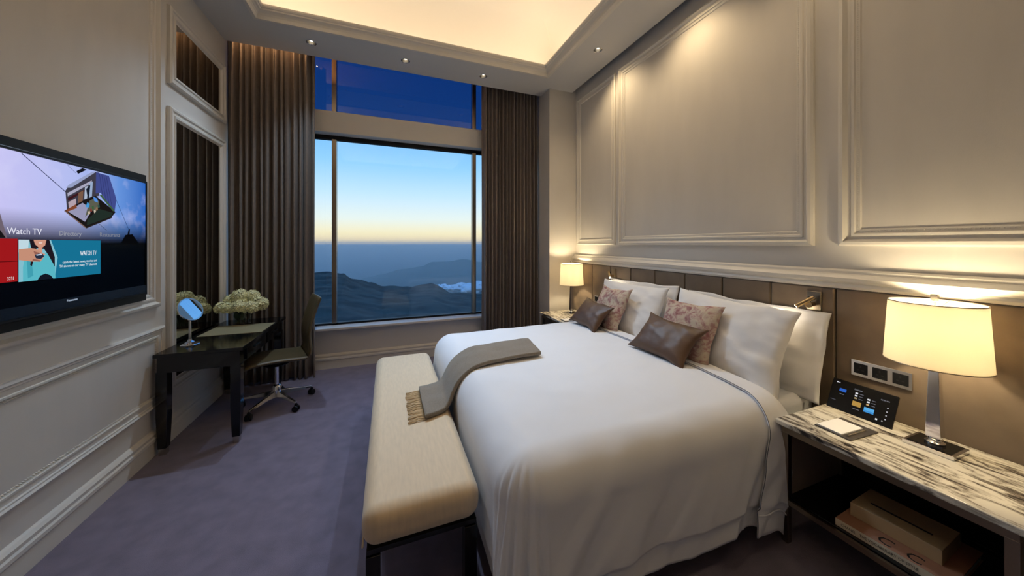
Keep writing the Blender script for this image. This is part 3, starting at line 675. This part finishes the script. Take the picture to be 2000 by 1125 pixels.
B().grid(26, 240, sheet_fn).build('sheet', M['white'], fs, smooth=True, solid=.006, world=True)
B().tube([sheet_fn(0, k/200)+Vector((0, 0, .003)) for k in range(201)], .0017, 6).build('piping', M['pipe'], fs, smooth=True, world=True)
for s in (0, 1):
    vv = [.030, .970][s]
    B().tube([sheet_fn(k/20, vv)+Vector((0, -.004 if s == 0 else .004, 0)) for k in range(21)], .004, 6).build('hem_seam', M['white'], fs, smooth=True, world=True)

# throw blanket
tp = smoothp([(1.12, .752), (.95, .756), (.78, .752), (.63, .745), (.545, .725), (.475, .682), (.428, .62), (.398, .565), (.362, .535), (.32, .528), (.27, .527), (.215, .527)], 5)
th = empty('throw_blanket', (.7, 2.4, .74), 'grey wool throw with tan fringe laid over bed and bench', 'blanket')
def throw_fn(u, v):
    i = u*(len(tp)-1); k = min(int(i), len(tp)-2); f = i-k; x = tp[k][0]*(1-f)+tp[k+1][0]*f; z = tp[k][1]*(1-f)+tp[k+1][1]*f
    cy = 2.44+(2.27-2.44)*u; w = .37+.06*u; y = cy+w*(v-.5)
    return (x+.05*(v-.5)*(1-u), y, z+.006*noise.noise(Vector((x*8, y*8, 0)))+.004*math.sin(v*math.pi))
B().grid(60, 26, throw_fn).build('blanket', M['throw'], th, smooth=True, solid=.022, world=True)
fr = B()
for k in range(46):
    v = (k+.5)/46; x, y, z = throw_fn(1, v); rnd = random.Random(k)
    fr.tube([(x+.004, y, z-.008), (x-.03, y+rnd.uniform(-.008, .008), z-.006), (x-.085-rnd.uniform(0, .016), y-.012+rnd.uniform(-.014, .014), .521)], .0034, 5)
fo = fr.build('fringe', M['fringe'], th, smooth=True, world=True); fo['kind'] = 'stuff'

# ---- pillows
def pillow_mesh(w, h, t, pinch=.06, flange=0, seed=0, wr=.006, n=34, ex=.45):
    b = B(); vs = {}
    rnd = Vector((seed*3.1, seed*1.7, seed))
    wi, hi = w-2*flange, h-2*flange
    def uv(i): return -1+2*i/(n-1)
    def pos(i, j, s):
        u, v = uv(i), uv(j)
        fu, fv = (1-flange*2/w), (1-flange*2/h)
        cu, cv = max(0, 1-(u/fu)**2), max(0, 1-(v/fv)**2)
        th_ = t/2*(cu*cv)**ex*(1+.16*-v)
        x = w/2*u*(1-pinch*(1-v*v)*abs(u)**2); y = h/2*v*(1-pinch*(1-u*u)*abs(v)**2)
        p = Vector((x, y, 0)); e = (cu*cv)**.25
        wn_ = (noise.fractal(p*7+rnd, 1, 2, 4)*wr*1.3+wr*max(0, noise.noise(Vector((x*6+y*14, y*5-x*3, seed))))*2.2)*(.3+.7*e)
        if flange and cu*cv == 0: wn_ = .012*noise.noise(Vector((x*11, y*11, seed+4)))
        x += .012*noise.noise(Vector((y*7, seed, 0)))*abs(u)**3; y += .016*noise.noise(Vector((x*5, seed, 3)))*abs(v)**3
        return (x, y, s*(th_+.003)+wn_)
    for s in (1, -1):
        for j in range(n):
            for i in range(n): vs[(s, i, j)] = len(b.v); b.v.append(pos(i, j, s))
        for j in range(n-1):
            for i in range(n-1):
                f = (vs[(s, i, j)], vs[(s, i+1, j)], vs[(s, i+1, j+1)], vs[(s, i, j+1)]); b.f.append(f if s > 0 else f[::-1]); b.m.append(0)
    ed = [(i, 0) for i in range(n)]+[(n-1, j) for j in range(1, n)]+[(i, n-1) for i in range(n-2, -1, -1)]+[(0, j) for j in range(n-2, 0, -1)]
    for k in range(len(ed)):
        p, q = ed[k], ed[(k+1) % len(ed)]; b.f.append((vs[(1, *p)], vs[(1, *q)], vs[(-1, *q)], vs[(-1, *p)])); b.m.append(0)
    return b
def pillow(name, base, w, h, t, lean, yaw, roll, m, label, cat, group, **kw):
    o = pillow_mesh(w, h, t, **kw).build(name, m, smooth=True)
    rot = Matrix.Rotation(R(yaw), 4, 'Z') @ Matrix(((0, math.sin(R(lean)), -math.cos(R(lean)), 0), (-1, 0, 0, 0), (0, math.cos(R(lean)), math.sin(R(lean)), 0), (0, 0, 0, 1))) @ Matrix.Rotation(R(roll), 4, 'Z')
    c = Vector(base)+rot.to_3x3() @ Vector((0, h/2, 0))
    o.matrix_basis = Matrix.Translation(c) @ rot
    return tag(o, label, cat, group)
G1, G2 = 'white bed pillows', 'scatter cushions on the bed'
pillow('pillow', (2.405, 1.665, .645), 1.0, .55, .15, 11, 0, -1, M['pillow'], 'white flanged pillow leaning on the headboard, behind another, lamp side', 'pillow', G1, flange=.06, seed=1, wr=.010, pinch=.03)
pillow('pillow', (2.415, 2.76, .645), .98, .56, .15, 11, 0, 1, M['pillow'], 'white flanged pillow leaning on the headboard, behind another, window side', 'pillow', G1, flange=.06, seed=2, wr=.010, pinch=.03)
pillow('pillow', (2.215, 1.735, .66), .93, .565, .17, 20, -2, -2, M['pillow'], 'plump white pillow in front of the stack on the lamp side, nearer the camera', 'pillow', G1, seed=3, wr=.013, pinch=.07, ex=.5)
pillow('pillow', (2.225, 2.75, .66), .92, .56, .17, 20, 2, 0, M['pillow'], 'plump white pillow in front of the stack on the window side', 'pillow', G1, seed=4, wr=.012, pinch=.07, ex=.5)
pillow('toile_cushion', (2.06, 1.885, .705), .50, .48, .13, 25, 2, 1, M['toile'], 'rose toile print cushion on the side nearer the camera', 'cushion', G2, seed=5, wr=.008, pinch=.10, ex=.55)
pillow('toile_cushion', (2.06, 2.83, .705), .50, .48, .13, 25, -4, 1, M['toile'], 'rose toile print cushion on the window side', 'cushion', G2, seed=6, wr=.008, pinch=.10, ex=.55)
pillow('satin_cushion', (1.875, 1.935, .742), .54, .35, .12, 42, 3, -4, M['satin'], 'oblong brown satin cushion on the side nearer the camera', 'cushion', G2, seed=7, wr=.006, pinch=.15, ex=.55)
pillow('satin_cushion', (1.87, 2.91, .742), .52, .33, .12, 42, -1, -4, M['satin'], 'oblong brown satin cushion on the window side', 'cushion', G2, seed=8, wr=.006, pinch=.15, ex=.55)

# ================================================================== headboard
hb = empty('headboard', (2.575, 2.25, 0), 'wide taupe upholstered headboard of padded vertical panels', 'headboard')
sy_ = [-1.2, 1.16, 1.52, 1.88, 2.24, 2.60, 2.955, 3.31, 3.69, 4.176]
B().box(2.585, 2.598, -1.2, 4.176, 0, 1.328).build('backing_board', M['dark'], hb, world=True)
for a, b in zip(sy_, sy_[1:]):
    B().box(2.55, 2.586, a+.003, b-.003, .01, 1.326).build('padded_panel', M['head'], hb, bevel=.010, seg=3, world=True)

# ================================================================== nightstands
def nightstand():
    t = empty('nightstand', (0, 0, 0)); w = .377      # back at x=0, extends to -0.58
    B().box(-.575, -.004, -w, w, .622, .65).build('marble_top', M['marble'], t, bevel=.006, seg=3)
    B().frame(lambda a, b, h: (a, b, h), (-.555, -.03, -w+.02, w-.02), [(0, .622), (0, .585), (.02, .585), (.02, .622)]).build('top_frame', M['bronze'], t)
    for x in (-.54, -.045):
        for y in (-w+.035, w-.035): B().box(x-.016, x+.016, y-.016, y+.016, 0, .59).build('leg', M['bronze'], t, bevel=.002)
    B().box(-.535, -.05, -w+.03, w-.03, .215, .24).build('shelf', M['black'], t, bevel=.002)
    B().frame(lambda a, b, h: (a, b, h), (-.556, -.029, -w+.019, w-.019), [(.016, .235), (0, .235), (0, .21), (.016, .21)]).build('shelf_rim', M['bronze'], t)
    for y in (-w+.030, w-.036): B().box(-.525, -.06, y, y+.006, .24, .585).build('side_panel', M['head'], t)
    B().box(-.040, -.034, -w+.05, w-.05, .24, .585).build('back_panel', M['dark'], t)
    return t
NB = 2.548
ns = nightstand(); ns.location = (NB, .777, 0)
tag(ns, 'marble topped nightstand with the tablet and books, nearest the camera', 'nightstand', 'bedside nightstands')
n2 = copy_tree(ns); n2.location = (NB, 3.73, 0); tag(n2, 'marble topped nightstand in the corner beside the curtain', 'nightstand', 'bedside nightstands')

# ---- table lamps
def table_lamp():
    t = empty('table_lamp', (0, 0, 0))
    bp = B().box(-.078, .078, -.078, .078, 0, .018).build('base_plate', M['chrome'], t, bevel=.003)
    B().box(-.066, .066, -.066, .066, .018, .020).build('base_inlay', M['black'], bp)
    B().lathe([(.030, .018), (.032, .028), (.022, .036), (.026, .044), (.018, .052)], 20).build('collar', M['chrome'], t, smooth=True, auto=50)
    b = B(); vs = []
    for h, z in ((.024, .050), (.014, .43)): vs += [(-h, -h, z), (h, -h, z), (h, h, z), (-h, h, z)]
    b.add(vs, [(k, (k+1) % 4, 4+(k+1) % 4, 4+k) for k in range(4)]+[(3, 2, 1, 0), (4, 5, 6, 7)]).build('stem', M['chrome'], t, bevel=.002)
    B().lathe([(.012, .41), (.012, .46), (.018, .465), (.018, .49)], 12).build('bulb_holder', M['chrome'], t, smooth=True, auto=40)
    B().lathe([(.01, .49), (.018, .50), (.022, .518), (.017, .536), (.004, .545)], 16).build('bulb', M['bulb'], t, smooth=True)
    sh = B(); n = 64; vs = []
    rb, rt, z0, z1 = .161, .146, .392, .676
    for r, z in ((rb, z0), (rt, z1), (rt-.003, z1), (rb-.003, z0)):
        vs += [(r*math.cos(2*math.pi*k/n), r*math.sin(2*math.pi*k/n), z) for k in range(n)]
    sh.add(vs, [(i*n+k, i*n+(k+1) % n, ((i+1) % 4)*n+(k+1) % n, ((i+1) % 4)*n+k) for i in range(4) for k in range(n)])
    so = sh.build('lamp_shade', M['shade'], t, smooth=True, auto=50)
    ring = lambda r, z: [(r*math.cos(a*math.pi/24), r*math.sin(a*math.pi/24), z) for a in range(49)]
    B().tube(ring(rt-.001, z1), .0025, 6).build('trim_ring', M['bronze'], so, smooth=True); B().tube(ring(rb-.001, z0), .0025, 6).build('trim_ring', M['bronze'], so, smooth=True)
    sp_ = B()
    for a in (0, 120, 240): sp_.tube([(0, 0, z1-.022), (.5*rt*math.cos(R(a)), .5*rt*math.sin(R(a)), z1-.022), ((rt-.003)*math.cos(R(a)), (rt-.003)*math.sin(R(a)), z1-.004)], .0018, 6)
    sp_.tube([(0, 0, .49), (.045, 0, .53), (.04, 0, .60), (0, 0, z1-.022)], .0018, 6); sp_.tube([(0, 0, .49), (-.045, 0, .53), (-.04, 0, .60), (0, 0, z1-.022)], .0018, 6)
    sp_.build('harp', M['nickel'], t, smooth=True)
    fi = B().lathe([(.004, z1-.024), (.005, z1+.004), (.012, z1+.006), (.012, z1+.010)], 12).box(-.011, .011, -.011, .011, z1+.012, z1+.038)
    fi.build('finial', M['nickel'], t, bevel=.001)
    l = bpy.data.lights.new('lamp_bulb_light', 'POINT'); l.energy = LAMP; l.color = (1, .82, .52); l.shadow_soft_size = .03
    lo = bpy.data.objects.new('lamp_bulb_light', l); lo.location = (0, 0, .592); lo.parent = t; col.objects.link(lo)
    return t
LAMP = 10.5
la = table_lamp(); la.location = (2.385, .722, .6502); tag(la, 'lit table lamp on the nightstand nearest the camera', 'lamp', 'bedside table lamps')
l2 = copy_tree(la); l2.location = (2.335, 3.86, .6502); tag(l2, 'lit table lamp in the corner beside the curtain', 'lamp', 'bedside table lamps')

# ---- tablet controller
tbm = basis((2.405, 1.143, .6505), (0, -1, 0), (.42, 0, 1)); tbm = Matrix.Translation((2.408, 1.138, .6503)) @ Matrix.Rotation(R(-1.5), 4, 'Z') @ basis((0, 0, 0), (0, -1, 0), (.47, 0, 1))
tab = empty('control_tablet', (0, 0, 0), 'black bedside control tablet leaning back on the marble nightstand', 'tablet'); tab.matrix_basis = tbm
TW, TH_ = .270, .172
B().box(0, TW, 0, TH_, -.012, 0).build('tablet_body', M['black'], tab, bevel=.003)
B().add([(.06, .02, -.012), (.21, .02, -.012), (.21, .11, -.012), (.06, .11, -.012), (.06, .0115, -.030), (.21, .0115, -.030), (.21, .045, -.055), (.06, .045, -.055)], [(0, 1, 2, 3), (4, 5, 6, 7), (0, 1, 5, 4), (1, 2, 6, 5), (2, 3, 7, 6), (3, 0, 4, 7)]).build('stand', M['blackmat'], tab)
ui = B(); um = []
def rect(x, y, w, h, c):
    m = ec(c)
    if m not in um: um.append(m)
    ui.add([(x, y, .0006), (x+w, y, .0006), (x+w, y+h, .0006), (x, y+h, .0006)], [(0, 1, 2, 3)], um.index(m))
rect(.040, .106, .030, .017, (46, 96, 190)); rect(.105, .052, .036, .026, (178, 140, 70)); rect(.155, .040, .040, .026, (90, 170, 225)); rect(.155, .040, .040, .010, (50, 130, 200))
for i in range(3):
    rect(.108+.003*i*0, .118-.014*i, .011, .008, [(220, 220, 225), (220, 220, 225), (170, 150, 110)][i]); rect(.126, .121-.014*i, .016, .003, (110, 112, 120))
    rect(.160, .105-.014*i, .011, .008, [(220, 220, 225), (220, 220, 225), (190, 160, 110)][i]); rect(.178, .108-.014*i, .016, .003, (110, 112, 120))
for y in (.095, .075, .055, .035): rect(.238, y, .005, .005, (190, 190, 195))
rect(.205, .020, .008, .008, (230, 230, 230)); rect(.228, .022, .005, .005, (200, 200, 200)); rect(.020, .150, .007, .006, (220, 220, 225)); rect(.031, .150, .005, .005, (200, 200, 205))
rect(.045, .090, .018, .003, (120, 124, 130)); rect(.012, .048, .022, .003, (90, 92, 98)); rect(.110, .035, .028, .003, (120, 120, 124)); rect(.190, .018, .0, .0, (120, 120, 124))
ui.build('screen_icons', um, tab)['kind'] = 'stuff'
for s, x, y, sz, w_ in (('Curtain', .100, .138, .011, 1), ('12:30 PM', .208, .128, .009, 1)): text(s, sz, Matrix.Translation((x, y, .0008)), ec((150, 152, 160)), tab)

# ---- notepad folder
nf = empty('note_folder', (2.19, .957, .6502), 'dark leather folder holding a white notepad on the nightstand', 'folder'); nf.rotation_euler = (0, 0, R(-3))
B().box(-.108, .112, -.076, .072, 0, .006).build('folder_cover', M['folder'], nf, bevel=.002)
B().box(-.098, .070, -.035, .066, .006, .011).build('notepad', M['paper'], nf)
pen = B().tube([(-.085, -.052, .0105), (.06, -.050, .0105)], .0042, 10, rs=[.0042, .0042]).build('ballpoint_pen', M['nickel'], smooth=True, auto=40); pen.matrix_basis = Matrix.Translation((2.19, .957, .6502)) @ Matrix.Rotation(R(-3), 4, 'Z'); tag(pen, 'slim silver pen lying on the leather folder', 'pen')
n3 = empty('note_folder', (2.12, 3.52, .6502), 'dark leather folder on the nightstand beside the far lamp', 'folder')
B().box(-.108, .112, -.076, .072, 0, .006).build('folder_cover', M['folder'], n3, bevel=.002); B().box(-.098, .070, -.035, .066, .006, .011).build('notepad', M['paper'], n3)

# ---- books on the shelf
bk = empty('book', (2.20, .76, .2402), 'wide terracotta coffee table book with lettered spine on the lower shelf', 'book', 'books on the nightstand shelf'); bk.rotation_euler = (0, 0, R(3))
B().box(-.16, .17, -.175, .165, .003, .031).build('pages', M['paper'], bk)
B().box(-.165, .175, -.18, .17, .031, .035).box(-.165, .175, -.18, .17, 0, .003).build('cover', M['bookr'], bk)
B().box(-.1655, -.160, -.18, .17, .001, .034).build('spine', M['bookw'], bk)
text('CHANEL   THE VOCABULARY OF STYLE', .017, basis((-.1660, .150, .0115), (0, -1, 0), (0, 0, 1)), M['ink'], bk, xs=.80)
for y in (.01, -.075):
    text('C', .075, basis((-.155, y+.03, .0352), (0, -1, 0), (1, 0, 0)), M['ink'], bk)
b2 = empty('book', (2.225, .775, .2756), 'thick tan boxed book lying on top of the wide book', 'book', 'books on the nightstand shelf'); b2.rotation_euler = (0, 0, R(3))
B().box(-.105, .105, -.145, .135, 0, .062).build('slipcase', M['booko'], b2, bevel=.002); B().box(-.03, -.018, -.10, .09, .0622, .0628).build('title_bar', M['ink'], b2)

# ---- socket plate
def socket_plate(n):
    t = empty('socket_plate', (0, 0, 0)); w = .08*n
    B().box(-.010, 0, -w/2, w/2, -.046, .046).build('plate', M['nickel'], t, bevel=.002)
    for k in range(n):
        y = (k-(n-1)/2)*.078; s = B().box(-.0125, -.009, -.029+y, .029+y, -.029, .029).build('socket', M['blackmat'], t, bevel=.001)
        h = B()
        for dy, dz, a, b in ((0, .012, .003, .006), (-.010, -.008, .005, .003), (.010, -.008, .005, .003)): h.box(-.0132, -.0124, y+dy-a, y+dy+a, dz-b, dz+b)
        h.build('pin_slots', M['ink'], s)
    return t
so = socket_plate(3); so.location = (2.549, .963, .880); tag(so, 'silver plate with three black power sockets on the headboard', 'socket')
so2 = socket_plate(1); so2.location = (2.549, 3.585, .88); tag(so2, 'single black power socket on the headboard near the far lamp', 'socket')

# ---- reading lights on the headboard
def reading_light(mir):
    t = empty('reading_light', (0, 0, 0))
    B().box(-.012, 0, -.038, .038, -.075, .06).build('wall_plate', M['bronze'], t, bevel=.002)
    B().lathe([(.013, 0), (.013, .045), (.020, .047), (.020, .055)], 16, (-.012, 0, -.02), M=Matrix.Rotation(R(-90), 3, 'Y')).build('joint', M['brass'], t, smooth=True, auto=40)
    B().tube([(-.05, 0, -.02), (-.055, 0, .005), (-.058, 0, .03)], .007, 10).build('arm', M['dark'], t, smooth=True)
    p, q_ = Vector((-.058, -.026*mir, .030)), Vector((-.100, .050*mir, -.036)); d = (q_-p).normalized()
    hd = B().tube([p, q_], .0125, 18).build('lamp_head', M['brass'], t, smooth=True, auto=40)
    B().tube([q_-d*.002, q_+d*.0008], .0105, 16).build('lens', M['bulb'], hd, smooth=True, auto=40)
    l = bpy.data.lights.new('reading_spot', 'SPOT'); l.energy = 3.0; l.spot_size = R(95); l.spot_blend = .6; l.color = (1, .82, .55); l.shadow_soft_size = .01
    lo = bpy.data.objects.new('reading_spot', l); lo.parent = t; lo.location = q_+d*.006; lo.rotation_euler = d.to_track_quat('-Z', 'Y').to_euler(); col.objects.link(lo)
    return t
rl = reading_light(1); rl.location = (2.549, 1.262, 1.235); tag(rl, 'brass reading light on the headboard nearest the camera', 'reading light', 'headboard reading lights')
rl2 = reading_light(-1); rl2.location = (2.549, 3.235, 1.235); tag(rl2, 'brass reading light on the headboard toward the curtain', 'reading light', 'headboard reading lights')

# ---- recessed downlights: swivel bulbs in round rings, the window row turned toward the bed
def downlight(aim, power, color, cone):
    t = empty('downlight', (0, 0, 0)); d = Vector(aim).normalized(); q = d.to_track_quat('-Z', 'Y').to_matrix()
    B().lathe([(.041, .004), (.043, -.002), (.050, -.004), (.053, 0), (.043, .002)], 28, cap=False).build('trim_ring', M['chrome'], t, smooth=True)
    B().lathe([(.0425, .002), (.0415, .02), (.034, .040), (.030, .046)], 28, cap=False).build('reflector', M['dark'], t, smooth=True)
    B().lathe([(.002, .020), (.014, .023), (.022, .030), (.024, .040), (.002, .046)], 18, cap=False).build('bulb', M['bulb'], t, smooth=True)
    l = bpy.data.lights.new('downlight_spot', 'SPOT'); l.energy = power; l.spot_size = R(cone); l.spot_blend = 1.0; l.color = color; l.shadow_soft_size = .035
    lo = bpy.data.objects.new('downlight_spot', l); lo.parent = t; lo.location = (0, 0, -.004); lo.rotation_euler = q.to_euler(); col.objects.link(lo)
    return t
COOL, SOFT = (.57, .77, 1.0), (1, .76, .45)
WIN, WAL = 128.0, 30.0
dl = [('round recessed ceiling downlight closest to the taupe curtain by the mirrors', (-.15, -1.0, -3.0), 105, COOL, 95),
      ('round recessed ceiling downlight over the middle of the window', (.05, -1.9, -3.0), WIN, COOL, 76),
      ('round recessed ceiling downlight nearest the ceiling corner, window side', (.0, -1.9, -3.0), WIN, COOL, 70),
      ('round recessed ceiling downlight above the panelled bed wall', (.10, 0, -1), WAL, SOFT, 125),
      ('round recessed ceiling downlight over the middle of the headboard', (.10, 0, -1), WAL, SOFT, 125),
      ('round recessed ceiling downlight over the nightstand with the tablet', (.10, 0, -1), WAL*.3, SOFT, 125),
      ('round recessed ceiling downlight over the bed wall beside the camera', (.10, 0, -1), WAL*.1, SOFT, 125)]
for (x, y), (lab, aim, pw, c, cone) in zip(DL, dl):
    d = downlight(aim, pw, c, cone); d.location = (x, y, ZS); tag(d, lab, 'downlight', 'recessed ceiling downlights')
